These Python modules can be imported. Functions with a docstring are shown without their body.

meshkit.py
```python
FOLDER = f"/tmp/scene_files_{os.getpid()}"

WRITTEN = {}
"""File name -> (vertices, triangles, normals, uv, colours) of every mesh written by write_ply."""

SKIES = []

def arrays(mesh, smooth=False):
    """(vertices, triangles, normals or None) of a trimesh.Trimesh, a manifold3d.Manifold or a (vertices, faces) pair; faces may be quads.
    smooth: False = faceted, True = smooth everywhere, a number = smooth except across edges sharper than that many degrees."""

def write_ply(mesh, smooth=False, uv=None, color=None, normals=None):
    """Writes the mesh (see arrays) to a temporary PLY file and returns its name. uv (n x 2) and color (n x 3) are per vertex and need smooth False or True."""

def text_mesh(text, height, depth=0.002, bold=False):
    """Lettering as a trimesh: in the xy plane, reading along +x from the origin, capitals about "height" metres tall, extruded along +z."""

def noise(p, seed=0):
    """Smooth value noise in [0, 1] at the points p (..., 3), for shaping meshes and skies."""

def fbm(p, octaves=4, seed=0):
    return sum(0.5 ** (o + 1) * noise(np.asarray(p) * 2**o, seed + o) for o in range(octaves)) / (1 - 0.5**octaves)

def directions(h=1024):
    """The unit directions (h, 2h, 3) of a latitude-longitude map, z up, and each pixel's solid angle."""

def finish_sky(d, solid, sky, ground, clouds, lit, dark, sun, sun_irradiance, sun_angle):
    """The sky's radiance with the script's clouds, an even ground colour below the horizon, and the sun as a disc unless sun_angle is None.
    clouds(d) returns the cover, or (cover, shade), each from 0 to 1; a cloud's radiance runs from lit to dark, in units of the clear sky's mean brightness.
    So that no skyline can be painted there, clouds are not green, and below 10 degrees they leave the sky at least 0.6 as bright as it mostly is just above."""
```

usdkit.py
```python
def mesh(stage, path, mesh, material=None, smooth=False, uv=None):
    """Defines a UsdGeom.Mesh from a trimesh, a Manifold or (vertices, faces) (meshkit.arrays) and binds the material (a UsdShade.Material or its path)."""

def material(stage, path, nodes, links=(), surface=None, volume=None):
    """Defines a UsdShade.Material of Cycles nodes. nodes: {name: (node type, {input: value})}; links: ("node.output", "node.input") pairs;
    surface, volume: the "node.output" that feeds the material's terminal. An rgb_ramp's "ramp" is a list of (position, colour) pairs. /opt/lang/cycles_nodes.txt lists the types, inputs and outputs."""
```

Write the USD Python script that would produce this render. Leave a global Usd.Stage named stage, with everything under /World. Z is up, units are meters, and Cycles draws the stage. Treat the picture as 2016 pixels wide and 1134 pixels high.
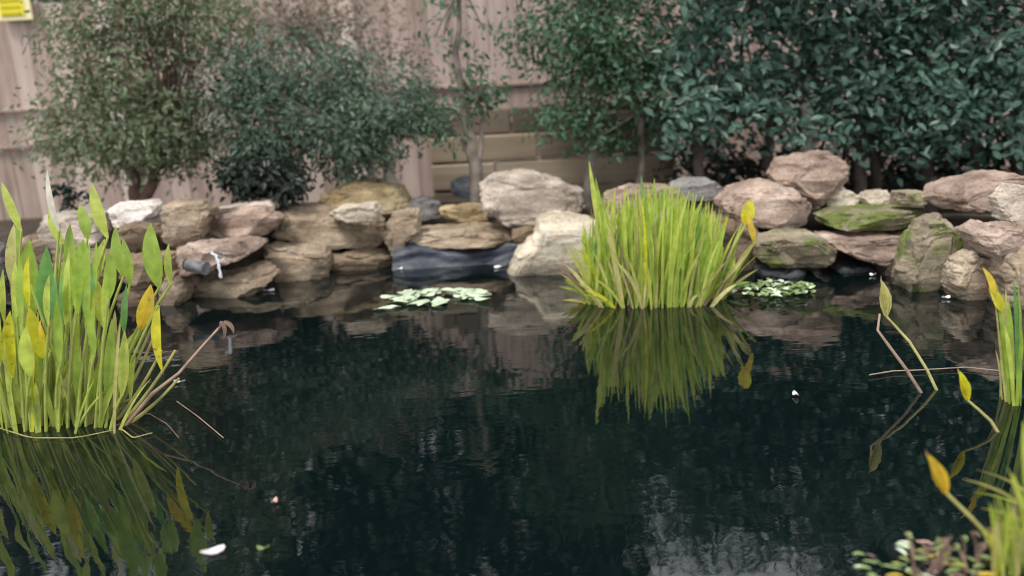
import math, random
import numpy as np, trimesh, usdkit, meshkit
from shapely.geometry import Polygon
from pxr import Usd, UsdGeom, UsdLux, UsdShade, Gf, Sdf

stage = Usd.Stage.CreateInMemory()
UsdGeom.SetStageUpAxis(stage, UsdGeom.Tokens.z)
UsdGeom.SetStageMetersPerUnit(stage, 1.0)
UsdGeom.Xform.Define(stage, '/World')
UsdGeom.Scope.Define(stage, '/World/Looks')

# ------------------------------------------------------------------ camera
F, PITCH, ROLL, H = 1600.0, math.radians(14.0), math.radians(3.0), 0.87          # focal length in photo pixels, downward tilt, roll, height over the water
cam = UsdGeom.Camera.Define(stage, '/World/camera')
cam.CreateHorizontalApertureAttr(36.0); cam.CreateVerticalApertureAttr(20.25)
cam.CreateFocalLengthAttr(36.0 * F / 2016)
cam.CreateClippingRangeAttr(Gf.Vec2f(0.05, 2000))
cam.CreateFStopAttr(1.35); cam.CreateFocusDistanceAttr(2.45)
cam.CreateExposureAttr(0.66)
cam.AddTranslateOp().Set(Gf.Vec3d(0, 0, H)); cam.AddRotateXOp().Set(90 - math.degrees(PITCH)); cam.AddRotateZOp().Set(-math.degrees(ROLL))

# ------------------------------------------------------------------ sky and sun (thin bright overcast)
SUN = np.array([-0.38, -0.42, 1.0]); SUN /= np.linalg.norm(SUN)
ELEV, ROT = math.asin(SUN[2]), math.atan2(SUN[0], SUN[1])
sky_mat = usdkit.material(stage, '/World/Looks/sky', {
    'sky': ('sky_texture', {'sky_type': 'single_scattering', 'sun_disc': False, 'sun_elevation': ELEV, 'sun_rotation': ROT}),
    'tc': ('texture_coordinate', {}),
    'n': ('noise_texture', {'scale': 2.2, 'detail': 5.0, 'roughness': 0.55}),
    'r': ('map_range', {'from_min': 0.3, 'from_max': 0.65, 'to_min': 0.72, 'to_max': 0.97, 'clamp': True}),
    'm': ('mix_color', {'b': (8.7, 8.75, 8.85)}),
    'bg': ('background_shader', {'strength': 0.112})},
    [('tc.generated', 'n.vector'), ('n.fac', 'r.value'), ('r.result', 'm.fac'), ('sky.color', 'm.a'), ('m.result', 'bg.color')],
    surface='bg.background')
dome = UsdLux.DomeLight.Define(stage, '/World/sky')
UsdShade.MaterialBindingAPI.Apply(dome.GetPrim()).Bind(sky_mat)
dome.GetPrim().SetCustomDataByKey('kind', 'structure')
sun = UsdLux.DistantLight.Define(stage, '/World/sun')
sun.CreateNormalizeAttr(True); sun.CreateIntensityAttr(0.55); sun.CreateAngleAttr(14.0); sun.CreateColorAttr(Gf.Vec3f(1.0, 0.95, 0.88))
q = Gf.Rotation(Gf.Vec3d(0, 0, 1), Gf.Vec3d(*map(float, SUN))).GetQuat()
sun.AddOrientOp().Set(Gf.Quatf(q))

# ------------------------------------------------------------------ helpers
def ray(u, v):
    a, b = (u - 1008) / F, (567 - v) / F
    a, b = a * math.cos(ROLL) + b * math.sin(ROLL), b * math.cos(ROLL) - a * math.sin(ROLL)
    return np.array([a, math.cos(PITCH) + b * math.sin(PITCH), -math.sin(PITCH) + b * math.cos(PITCH)])
def at_y(u, v, Y):
    r = ray(u, v); return np.array([0, 0, H]) + r * (Y / r[1])
def at_z(u, v, Z=0.0):
    r = ray(u, v); return np.array([0, 0, H]) + r * ((Z - H) / r[2])
def project(p):
    d = p - np.array([0, 0, H])
    fw = d[:, 1] * math.cos(PITCH) - d[:, 2] * math.sin(PITCH)
    up = d[:, 1] * math.sin(PITCH) + d[:, 2] * math.cos(PITCH)
    a, b = d[:, 0] / fw, up / fw
    return 1008 + F * (a * math.cos(ROLL) - b * math.sin(ROLL)), 567 - F * (b * math.cos(ROLL) + a * math.sin(ROLL))

used = {}
def numbered(path):
    k = used.get(path, 0); used[path] = k + 1
    return path if k == 0 else f'{path}_{k:03d}'
def tag(p, label=None, cat=None, group=None, kind=None):
    p = p.GetPrim() if hasattr(p, 'GetPrim') else p
    for key, val in (('label', label), ('category', cat), ('group', group), ('kind', kind)):
        if val: p.SetCustomDataByKey(key, val)
    return p
def obj(name, mesh, mat, parent=None, smooth=False, label=None, kind=None):
    path = numbered((str(parent.GetPath()) if parent else '/World') + '/' + name)
    m = usdkit.mesh(stage, path, mesh, mat, smooth=smooth)
    return tag(m, label, kind=kind)
def thing(name, label, cat, group=None, loc=(0, 0, 0)):
    x = UsdGeom.Xform.Define(stage, numbered('/World/' + name)); x.AddTranslateOp().Set(Gf.Vec3d(*map(float, loc)))
    return tag(x, label, cat, group)
def shift(mesh, loc):
    v, f = mesh if isinstance(mesh, tuple) else (mesh.vertices, mesh.faces)
    return (np.asarray(v) - np.asarray(loc), np.asarray(f))
def join(parts):
    vs, fs, n = [], [], 0
    for v, f in parts:
        vs.append(v); fs.append(np.asarray(f) + n); n += len(v)
    return np.vstack(vs), np.vstack(fs)
def bez(p0, p1, p2, n):
    t = np.linspace(0, 1, n)[:, None]
    return (1 - t) ** 2 * p0 + 2 * t * (1 - t) * p1 + t ** 2 * p2
def tube(path, r0, r1=None, sides=6, cap=True):
    path = np.asarray(path, float); n = len(path); r1 = r0 if r1 is None else r1
    rad = np.linspace(r0, r1, n) if np.ndim(r0) == 0 else np.asarray(r0)
    T = np.gradient(path, axis=0); T /= np.linalg.norm(T, axis=1, keepdims=True) + 1e-12
    ref = np.array([0, 1, 0.]) if abs(T[0][1]) < .9 else np.array([1., 0, 0])
    A = np.cross(T, ref); A /= np.linalg.norm(A, axis=1, keepdims=True); B = np.cross(T, A)
    th = np.arange(sides) / sides * 2 * np.pi
    v = (path[:, None] + rad[:, None, None] * (A[:, None] * np.cos(th)[:, None] + B[:, None] * np.sin(th)[:, None])).reshape(-1, 3)
    f = []
    for i in range(n - 1):
        for j in range(sides):
            a, b = i * sides + j, i * sides + (j + 1) % sides
            f += [(a, b, b + sides), (a, b + sides, a + sides)]
    v = np.vstack([v, path[:1], path[-1:]])
    for j in range(sides):
        f += [(len(v) - 2, (j + 1) % sides, j), (len(v) - 1, (n - 1) * sides + j, (n - 1) * sides + (j + 1) % sides)]
    return v, np.array(f)
def ribbon(path, widths, face=(0, -1, 0.2), fold=0.25, twist=0.0):
    """A leaf blade with a folded midrib along a path, its face towards 'face'."""
    path = np.asarray(path, float); n = len(path); w = np.asarray(widths)[:, None] / 2
    T = np.gradient(path, axis=0); T /= np.linalg.norm(T, axis=1, keepdims=True) + 1e-12
    N = np.asarray(face, float); S = np.cross(T, N); S /= np.linalg.norm(S, axis=1, keepdims=True) + 1e-9
    NN = np.cross(S, T)
    a = np.linspace(0, twist, n)[:, None]
    S2 = S * np.cos(a) + NN * np.sin(a); N2 = NN * np.cos(a) - S * np.sin(a)
    v = np.vstack([path - S2 * w + N2 * w * fold, path, path + S2 * w + N2 * w * fold])
    f = []
    for i in range(n - 1):
        for o in (0, n):
            f += [(o + i, o + n + i, o + n + i + 1), (o + i, o + n + i + 1, o + i + 1)]
    return v, np.array(f)
def box(x0, x1, y0, y1, z0, z1, bev=0.006):
    b = bev
    v = []
    for sx, X in ((0, x0), (1, x1)):
        for sy, Y in ((0, y0), (1, y1)):
            for sz, Z in ((0, z0), (1, z1)):
                ix, iy, iz = (b if not sx else -b), (b if not sy else -b), (b if not sz else -b)
                v += [(X, Y + iy, Z + iz), (X + ix, Y, Z + iz), (X + ix, Y + iy, Z)]
    h = trimesh.convex.convex_hull(np.array(v))
    return np.array(h.vertices), np.array(h.faces)

# ------------------------------------------------------------------ materials
L = '/World/Looks/'
def leaf_mat(name, cols, trans=0.3, rough=0.45, tcol=None, spec=0.4, fleck=0.0):
    n = len(cols); stops = [(i / max(1, n - 1), c) for i, c in enumerate(cols)]
    return usdkit.material(stage, L + name, {
        'fn': ('noise_texture', {'scale': 55.0, 'detail': 4.0, 'roughness': 0.65}), 'fr': ('map_range', {'from_min': 0.60, 'from_max': 0.72, 'to_min': 0.0, 'to_max': fleck, 'clamp': True}),
        'fv': ('noise_texture', {'scale': 30.0, 'detail': 3.0}), 'fb': ('map_range', {'from_min': 0.3, 'from_max': 0.7, 'to_min': 0.78, 'to_max': 1.18}), 'fc': ('combine_color', {}),
        'fm': ('mix', {'mix_type': 'multiply', 'fac': 1.0}), 'fx': ('mix', {'mix_type': 'mix', 'color2': (0.22, 0.13, 0.05)}),
        'g': ('geometry', {}), 'r': ('rgb_ramp', {'ramp': stops}),
        'n': ('noise_texture', {'scale': 5.0, 'detail': 2.0}), 'a': ('math', {'math_type': 'multiply_add', 'value2': 0.6, 'value3': -0.1}),
        's': ('math', {'math_type': 'multiply_add', 'value2': 0.6}),
        'p': ('principled_bsdf', {'roughness': rough, 'specular_ior_level': spec}), 't': ('translucent_bsdf', {}), 'h': ('hsv', {'saturation': 1.15, 'value': 1.4}),
        'm': ('mix_closure', {'fac': trans})},
        [('g.position', 'n.vector'), ('n.fac', 'a.value1'), ('g.random_per_island', 's.value1'), ('a.value', 's.value3'), ('s.value', 'r.fac'),
         ('g.position', 'fn.vector'), ('fn.fac', 'fr.value'), ('g.position', 'fv.vector'), ('fv.fac', 'fb.value'), ('fb.result', 'fc.r'), ('fb.result', 'fc.g'), ('fb.result', 'fc.b'),
         ('r.color', 'fm.color1'), ('fc.color', 'fm.color2'), ('fm.color', 'fx.color1'), ('fr.result', 'fx.fac'),
         ('fx.color', 'p.base_color'), ('fx.color', 'h.color'), ('h.color', 't.color'), ('p.BSDF', 'm.closure1'), ('t.BSDF', 'm.closure2')], surface='m.closure')
def stone_mat(name, a, b, c, moss=0.0, rough=0.85, wet=0.0):
    nodes = {
        'g': ('geometry', {}), 'oi': ('object_info', {}),
        'n1': ('noise_texture', {'scale': 5.5, 'detail': 6.0, 'roughness': 0.6}), 'r1': ('rgb_ramp', {'ramp': [(0.3, a), (0.52, b), (0.72, c)]}),
        'mp': ('mapping', {'scale': (7.0, 7.0, 24.0), 'rotation': (0.14, 0.12, 0.0)}), 'n2': ('noise_texture', {'scale': 1.0, 'detail': 4.0}),
        'r2': ('map_range', {'from_min': 0.35, 'from_max': 0.7, 'to_min': 0.66, 'to_max': 1.15, 'clamp': True}),
        'm2': ('mix', {'mix_type': 'multiply', 'fac': 1.0}), 'cc': ('combine_color', {}),
        'n3': ('noise_texture', {'scale': 75.0, 'detail': 6.0, 'roughness': 0.72}), 'r3': ('map_range', {'from_min': 0.3, 'from_max': 0.7, 'to_min': 0.62, 'to_max': 1.22, 'clamp': True}),
        'm3': ('math', {'math_type': 'multiply'}), 'm4': ('math', {'math_type': 'multiply'}),
        'ob': ('map_range', {'from_min': 0.0, 'from_max': 1.0, 'to_min': 0.88, 'to_max': 1.1}),
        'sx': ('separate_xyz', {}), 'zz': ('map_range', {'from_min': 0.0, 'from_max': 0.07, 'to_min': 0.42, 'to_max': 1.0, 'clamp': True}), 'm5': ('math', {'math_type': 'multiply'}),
        'bsum': ('math', {'math_type': 'multiply_add', 'value2': 0.35}),
        'bp': ('bump', {'strength': 0.9, 'distance': 0.022}),
        'p': ('principled_bsdf', {'roughness': rough, 'specular_ior_level': 0.25})}
    links = [('g.position', 'n1.vector'), ('n1.fac', 'r1.fac'), ('g.position', 'mp.vector'), ('mp.vector', 'n2.vector'), ('n2.fac', 'r2.value'),
             ('g.position', 'n3.vector'), ('n3.fac', 'r3.value'), ('r2.result', 'm3.value1'), ('r3.result', 'm3.value2'), ('oi.random', 'ob.value'),
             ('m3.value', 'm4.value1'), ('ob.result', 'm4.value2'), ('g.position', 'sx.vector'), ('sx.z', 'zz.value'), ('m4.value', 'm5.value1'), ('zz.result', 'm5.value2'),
             ('m5.value', 'cc.r'), ('m5.value', 'cc.g'), ('m5.value', 'cc.b'), ('r1.color', 'm2.color1'), ('cc.color', 'm2.color2'),
             ('n3.fac', 'bsum.value1'), ('n2.fac', 'bsum.value3'), ('bsum.value', 'bp.height'), ('bp.normal', 'p.normal')]
    col = 'm2.color'
    if moss > 0:
        nodes.update({'mn': ('noise_texture', {'scale': 7.0, 'detail': 6.0, 'roughness': 0.65}),
                      'mr': ('map_range', {'from_min': 0.62 - moss * .35, 'from_max': 0.72 - moss * .3, 'to_min': 0.0, 'to_max': 0.92, 'clamp': True}),
                      'mc': ('rgb_ramp', {'ramp': [(0.3, (0.05, 0.075, 0.018)), (0.7, (0.15, 0.19, 0.04))]}), 'mm': ('mix', {'mix_type': 'mix'})})
        links += [('g.position', 'mn.vector'), ('mn.fac', 'mr.value'), ('n3.fac', 'mc.fac'), ('mr.result', 'mm.fac'), (col, 'mm.color1'), ('mc.color', 'mm.color2')]
        col = 'mm.color'
    return usdkit.material(stage, L + name, nodes, links + [(col, 'p.base_color')], surface='p.BSDF')
def wood_mat(name, a, b, c, axis='z', rough=0.8, spread=0.35):
    sc = {'z': (26, 26, 1.3), 'x': (1.3, 26, 26)}[axis]
    return usdkit.material(stage, L + name, {
        'g': ('geometry', {}), 'oi': ('object_info', {}), 'mp': ('mapping', {'scale': sc}), 'n': ('noise_texture', {'scale': 1.0, 'detail': 5.0, 'roughness': 0.6, 'distortion': 0.4}),
        'n2': ('noise_texture', {'scale': 1.6, 'detail': 4.0}), 'a1': ('math', {'math_type': 'multiply_add', 'value2': 0.55}), 'a2': ('math', {'math_type': 'multiply_add', 'value2': spread, 'value3': -0.05 - spread / 2}),
        'a3': ('math', {'math_type': 'multiply_add', 'value2': 0.5}),
        'r': ('rgb_ramp', {'ramp': [(0.25, a), (0.5, b), (0.8, c)]}), 'bp': ('bump', {'strength': 0.4, 'distance': 0.006}), 'p': ('principled_bsdf', {'roughness': rough, 'specular_ior_level': 0.25})},
        [('g.position', 'mp.vector'), ('mp.vector', 'n.vector'), ('oi.random', 'a2.value1'), ('g.position', 'n2.vector'), ('n2.fac', 'a3.value1'), ('a2.value', 'a3.value3'), ('n.fac', 'a1.value1'), ('a3.value', 'a1.value3'), ('a1.value', 'r.fac'),
         ('r.color', 'p.base_color'), ('n.fac', 'bp.height'), ('bp.normal', 'p.normal')], surface='p.BSDF')
def plain(name, col, rough=0.6, var=0.25, scale=9.0, spec=0.3, bump=0.0):
    d = tuple(x * (1 - var) for x in col); e = tuple(x * (1 + var) for x in col)
    return usdkit.material(stage, L + name, {'g': ('geometry', {}), 'n': ('noise_texture', {'scale': scale, 'detail': 5.0}), 'r': ('rgb_ramp', {'ramp': [(0.3, d), (0.7, e)]}),
        'bp': ('bump', {'strength': bump, 'distance': 0.01}), 'p': ('principled_bsdf', {'roughness': rough, 'specular_ior_level': spec})},
        [('g.position', 'n.vector'), ('n.fac', 'r.fac'), ('r.color', 'p.base_color'), ('n.fac', 'bp.height'), ('bp.normal', 'p.normal')], surface='p.BSDF')

M = {}
M['tan'] = stone_mat('stone_tan', (0.18, 0.13, 0.09), (0.36, 0.28, 0.20), (0.54, 0.455, 0.35))
M['pink'] = stone_mat('stone_pink', (0.22, 0.155, 0.12), (0.39, 0.29, 0.235), (0.54, 0.43, 0.36))
M['gold'] = stone_mat('stone_gold', (0.27, 0.19, 0.10), (0.45, 0.35, 0.20), (0.54, 0.46, 0.32))
M['cream'] = stone_mat('stone_cream', (0.42, 0.345, 0.245), (0.60, 0.52, 0.41), (0.70, 0.63, 0.52))
M['white'] = stone_mat('stone_white', (0.48, 0.42, 0.37), (0.68, 0.62, 0.57), (0.78, 0.73, 0.69))
M['pale'] = stone_mat('stone_pale', (0.28, 0.23, 0.18), (0.48, 0.405, 0.34), (0.66, 0.58, 0.50))
M['grey'] = stone_mat('stone_grey', (0.15, 0.14, 0.135), (0.26, 0.25, 0.24), (0.38, 0.36, 0.35))
M['brown'] = stone_mat('stone_brown', (0.13, 0.09, 0.06), (0.23, 0.17, 0.115), (0.33, 0.26, 0.185))
M['mossy'] = stone_mat('stone_mossy', (0.17, 0.14, 0.10), (0.29, 0.24, 0.17), (0.40, 0.34, 0.25), moss=0.62)
M['halfmoss'] = stone_mat('stone_half_mossy', (0.18, 0.15, 0.11), (0.30, 0.25, 0.18), (0.40, 0.34, 0.26), moss=0.35)
M['slate'] = stone_mat('stone_slate', (0.06, 0.065, 0.075), (0.11, 0.12, 0.135), (0.19, 0.20, 0.22), rough=0.5)

M['fence'] = wood_mat('fence_wood', (0.22, 0.16, 0.135), (0.41, 0.318, 0.278), (0.57, 0.48, 0.435), spread=0.24)
M['post'] = wood_mat('post_wood', (0.36, 0.29, 0.25), (0.50, 0.42, 0.37), (0.60, 0.53, 0.48))
M['gravel'] = wood_mat('gravel_board_wood', (0.17, 0.12, 0.105), (0.27, 0.20, 0.175), (0.36, 0.29, 0.26), 'x')
M['sleeper'] = wood_mat('sleeper_wood', (0.14, 0.11, 0.08), (0.27, 0.215, 0.155), (0.39, 0.325, 0.25), 'x')
M['sleeper_dark'] = wood_mat('sleeper_dark_wood', (0.08, 0.06, 0.045), (0.14, 0.105, 0.08), (0.20, 0.16, 0.125), 'x')
M['bark'] = plain('bark', (0.20, 0.17, 0.145), 0.9, 0.4, 14, 0.2, 0.8)
M['bark_pale'] = plain('bark_pale', (0.33, 0.31, 0.27), 0.9, 0.35, 16, 0.2, 0.8)
M['bark_dark'] = plain('bark_dark', (0.07, 0.055, 0.05), 0.9, 0.4, 14, 0.2, 0.8)
M['bark_red'] = plain('bark_red', (0.16, 0.09, 0.08), 0.9, 0.35, 14, 0.2, 0.8)

M['hedge'] = leaf_mat('hedge_leaves', [(0.034, 0.076, 0.058), (0.072, 0.14, 0.104), (0.115, 0.195, 0.14), (0.165, 0.245, 0.165), (0.29, 0.34, 0.24)], 0.22, 0.42, spec=0.5)
M['shrub_olive'] = leaf_mat('shrub_leaves_olive', [(0.095, 0.125, 0.07), (0.18, 0.22, 0.125), (0.27, 0.30, 0.175), (0.41, 0.41, 0.28)], 0.3, 0.5)
M['shrub_teal'] = leaf_mat('shrub_leaves_teal', [(0.05, 0.09, 0.062), (0.105, 0.16, 0.112), (0.18, 0.24, 0.165), (0.34, 0.38, 0.26)], 0.28, 0.45)
M['shrub_green'] = leaf_mat('shrub_leaves_green', [(0.042, 0.095, 0.055), (0.085, 0.165, 0.092), (0.14, 0.22, 0.125), (0.25, 0.31, 0.19)], 0.28, 0.45)
M['shrub_dry'] = leaf_mat('shrub_leaves_dry', [(0.13, 0.10, 0.07), (0.24, 0.19, 0.14), (0.34, 0.29, 0.22), (0.50, 0.45, 0.37)], 0.25, 0.6)
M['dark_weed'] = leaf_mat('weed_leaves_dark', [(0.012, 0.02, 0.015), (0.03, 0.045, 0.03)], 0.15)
M['far_tree'] = leaf_mat('far_tree_leaves', [(0.012, 0.035, 0.022), (0.025, 0.062, 0.036), (0.045, 0.09, 0.05)], 0.12, 0.5)
M['lime'] = leaf_mat('blade_lime', [(0.40, 0.47, 0.10), (0.52, 0.58, 0.145), (0.61, 0.64, 0.22)], 0.45, 0.4, fleck=0.55)
M['green'] = leaf_mat('blade_green', [(0.26, 0.37, 0.07), (0.37, 0.48, 0.10), (0.47, 0.55, 0.14)], 0.45, 0.4, fleck=0.5)
M['bluegreen'] = leaf_mat('blade_blue_green', [(0.12, 0.27, 0.09), (0.19, 0.36, 0.12), (0.27, 0.43, 0.15)], 0.36, 0.4)
M['yellow'] = leaf_mat('blade_yellow', [(0.52, 0.50, 0.04), (0.64, 0.58, 0.06), (0.68, 0.55, 0.06)], 0.38, 0.4, fleck=0.9)
M['orange'] = leaf_mat('blade_orange', [(0.62, 0.48, 0.06), (0.64, 0.42, 0.07), (0.58, 0.50, 0.07)], 0.38, 0.45, fleck=0.9)
M['straw'] = leaf_mat('blade_straw', [(0.36, 0.34, 0.12), (0.48, 0.45, 0.20), (0.55, 0.50, 0.28)], 0.25, 0.5, fleck=0.7)
M['stalk'] = leaf_mat('stalk_green', [(0.32, 0.38, 0.09), (0.45, 0.50, 0.14), (0.55, 0.57, 0.22)], 0.3, 0.4)
M['whitetip'] = leaf_mat('blade_bleached', [(0.50, 0.47, 0.40), (0.62, 0.60, 0.52)], 0.3, 0.5)
M['dead'] = leaf_mat('dead_leaf', [(0.16, 0.10, 0.08), (0.28, 0.19, 0.15)], 0.15, 0.7)
M['deadstem'] = leaf_mat('dead_stem', [(0.30, 0.20, 0.15), (0.42, 0.33, 0.24)], 0.1, 0.6)
M['float_pale'] = leaf_mat('floating_leaf_pale', [(0.50, 0.60, 0.42), (0.62, 0.70, 0.54), (0.72, 0.78, 0.66)], 0.15, 0.25, spec=0.6, fleck=0.3)
M['float_green'] = leaf_mat('floating_leaf_green', [(0.16, 0.24, 0.08), (0.28, 0.36, 0.14), (0.48, 0.52, 0.32)], 0.15, 0.35, fleck=0.5)
M['petal'] = leaf_mat('petal', [(0.70, 0.66, 0.66), (0.80, 0.76, 0.76)], 0.2, 0.5)
M['petal_pink'] = leaf_mat('petal_pink', [(0.55, 0.34, 0.30), (0.62, 0.42, 0.38)], 0.2, 0.5)
M['sign_yellow'] = plain('sign_yellow', (0.72, 0.64, 0.03), 0.4, 0.05)
M['sign_dark'] = plain('sign_lettering', (0.46, 0.40, 0.01), 0.45, 0.05)
M['sign_cream'] = plain('sign_border', (0.80, 0.72, 0.42), 0.45, 0.05)
M['pipe'] = plain('pipe_grey', (0.13, 0.13, 0.135), 0.6, 0.45, 30, 0.3)
M['pipe_black'] = plain('pipe_inside', (0.015, 0.015, 0.015), 0.8, 0.2)
M['liner'] = plain('liner_rubber', (0.026, 0.032, 0.048), 0.5, 0.6, 14, 0.4, 0.3)
M['foam'] = plain('foam', (0.78, 0.79, 0.80), 0.6, 0.1)
M['trickle'] = usdkit.material(stage, L + 'trickle', {'p': ('principled_bsdf', {'base_color': (0.72, 0.74, 0.80), 'roughness': 0.3, 'transmission_weight': 0.5, 'ior': 1.33})}, [], surface='p.BSDF')

soil = usdkit.material(stage, L + 'soil', {
    'g': ('geometry', {}), 'n': ('noise_texture', {'scale': 11.0, 'detail': 7.0, 'roughness': 0.7}), 'r': ('rgb_ramp', {'ramp': [(0.3, (0.028, 0.022, 0.017)), (0.55, (0.07, 0.053, 0.04)), (0.75, (0.13, 0.10, 0.075))]}),
    's': ('separate_xyz', {}), 'z': ('map_range', {'from_min': -0.05, 'from_max': 0.02, 'clamp': True}), 'm': ('mix', {'color1': (0.006, 0.008, 0.008)}),
    'bp': ('bump', {'strength': 0.9, 'distance': 0.04}), 'p': ('principled_bsdf', {'roughness': 0.9, 'specular_ior_level': 0.2})},
    [('g.position', 'n.vector'), ('n.fac', 'r.fac'), ('g.position', 's.vector'), ('s.z', 'z.value'), ('z.result', 'm.fac'), ('r.color', 'm.color2'), ('m.color', 'p.base_color'), ('n.fac', 'bp.height'), ('bp.normal', 'p.normal')], surface='p.BSDF')
water = usdkit.material(stage, L + 'water', {
    'g': ('geometry', {}), 'mp': ('mapping', {'scale': (0.8, 1.7, 1.0)}), 'n1': ('noise_texture', {'scale': 6.0, 'detail': 2.0, 'roughness': 0.45}), 'n2': ('noise_texture', {'scale': 26.0, 'detail': 2.0}),
    'a': ('math', {'math_type': 'multiply_add', 'value2': 0.16}), 'n3': ('noise_texture', {'scale': 0.9, 'detail': 2.0}),
    'k': ('map_range', {'from_min': 0.42, 'from_max': 0.66, 'to_min': 0.014, 'to_max': 0.06, 'clamp': True}), 'bp': ('bump', {'distance': 0.03}),
    'p': ('principled_bsdf', {'base_color': (0.002, 0.0055, 0.0058), 'roughness': 0.008, 'ior': 1.68, 'transmission_weight': 0.6})},
    [('g.position', 'mp.vector'), ('mp.vector', 'n1.vector'), ('mp.vector', 'n2.vector'), ('g.position', 'n3.vector'), ('n3.fac', 'k.value'), ('k.result', 'bp.strength'),
     ('n2.fac', 'a.value1'), ('n1.fac', 'a.value3'), ('a.value', 'bp.height'), ('bp.normal', 'p.normal')], surface='p.BSDF')

# ------------------------------------------------------------------ ground, pond
WL = np.array([(-400, 610), (0, 602), (330, 602), (450, 588), (560, 555), (690, 542), (790, 526), (990, 523), (1100, 538), (1200, 548), (1500, 548), (1610, 546), (1720, 540), (1770, 566), (1860, 582), (2016, 612), (2400, 640)], float)
def wl_v(u): return np.interp(u, WL[:, 0], WL[:, 1])
WLp = np.array([at_z(u, v)[:2] for u, v in WL])
def edge_y(x): return np.interp(x, WLp[:, 0], WLp[:, 1])
def height(x, y):
    far = y - (edge_y(x) + 0.10)                # distance outside the far edge
    near = (0.55 + 0.04 * np.sin(x * 2)) - y
    side = np.abs(x) - 3.3
    d = np.maximum(np.maximum(far, near), side)
    bank = np.interp(d, [-1.2, -0.35, 0.0, 0.10, 0.34, 0.75, 1.0, 2.0], [-0.7, -0.55, -0.25, -0.04, 0.09, 0.18, 0.17, 0.03])
    bump = (meshkit.fbm(np.stack([x * 3, y * 3, 0 * x], -1), 4, 5) - 0.5) * 0.06 * np.clip(d * 4, 0, 1)
    return bank + bump
def spaced(lo, hi, step, reach):
    c = np.arange(lo, hi + 1e-6, step); o, s, out = hi, step, []
    while o < reach: s *= 1.35; o += s; out.append(o)
    p, s, left = lo, step, []
    while p > -reach: s *= 1.35; p -= s; left.append(p)
    return np.concatenate([left[::-1], c, out])
gx, gy = spaced(-4.2, 4.2, 0.06, 900), spaced(0.2, 6.6, 0.06, 900)
X, Y = np.meshgrid(gx, gy, indexing='ij')
Z = height(X, Y)
idx = np.arange(X.size).reshape(X.shape)
quads = np.stack([idx[:-1, :-1], idx[1:, :-1], idx[1:, 1:], idx[:-1, 1:]], -1).reshape(-1, 4)
obj('ground', (np.stack([X, Y, Z], -1).reshape(-1, 3), quads), soil, smooth=True, kind='structure')
wx = np.linspace(-3.6, 3.6, 60)
far_e = edge_y(wx) + 0.2
wv = np.vstack([np.stack([wx, np.full(60, 0.35), np.zeros(60)], 1), np.stack([wx, far_e, np.zeros(60)], 1)])
wf = np.array([(i, i + 1, 60 + i + 1, 60 + i) for i in range(59)])
obj('pond_water', (wv, wf), water, kind='structure')

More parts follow.
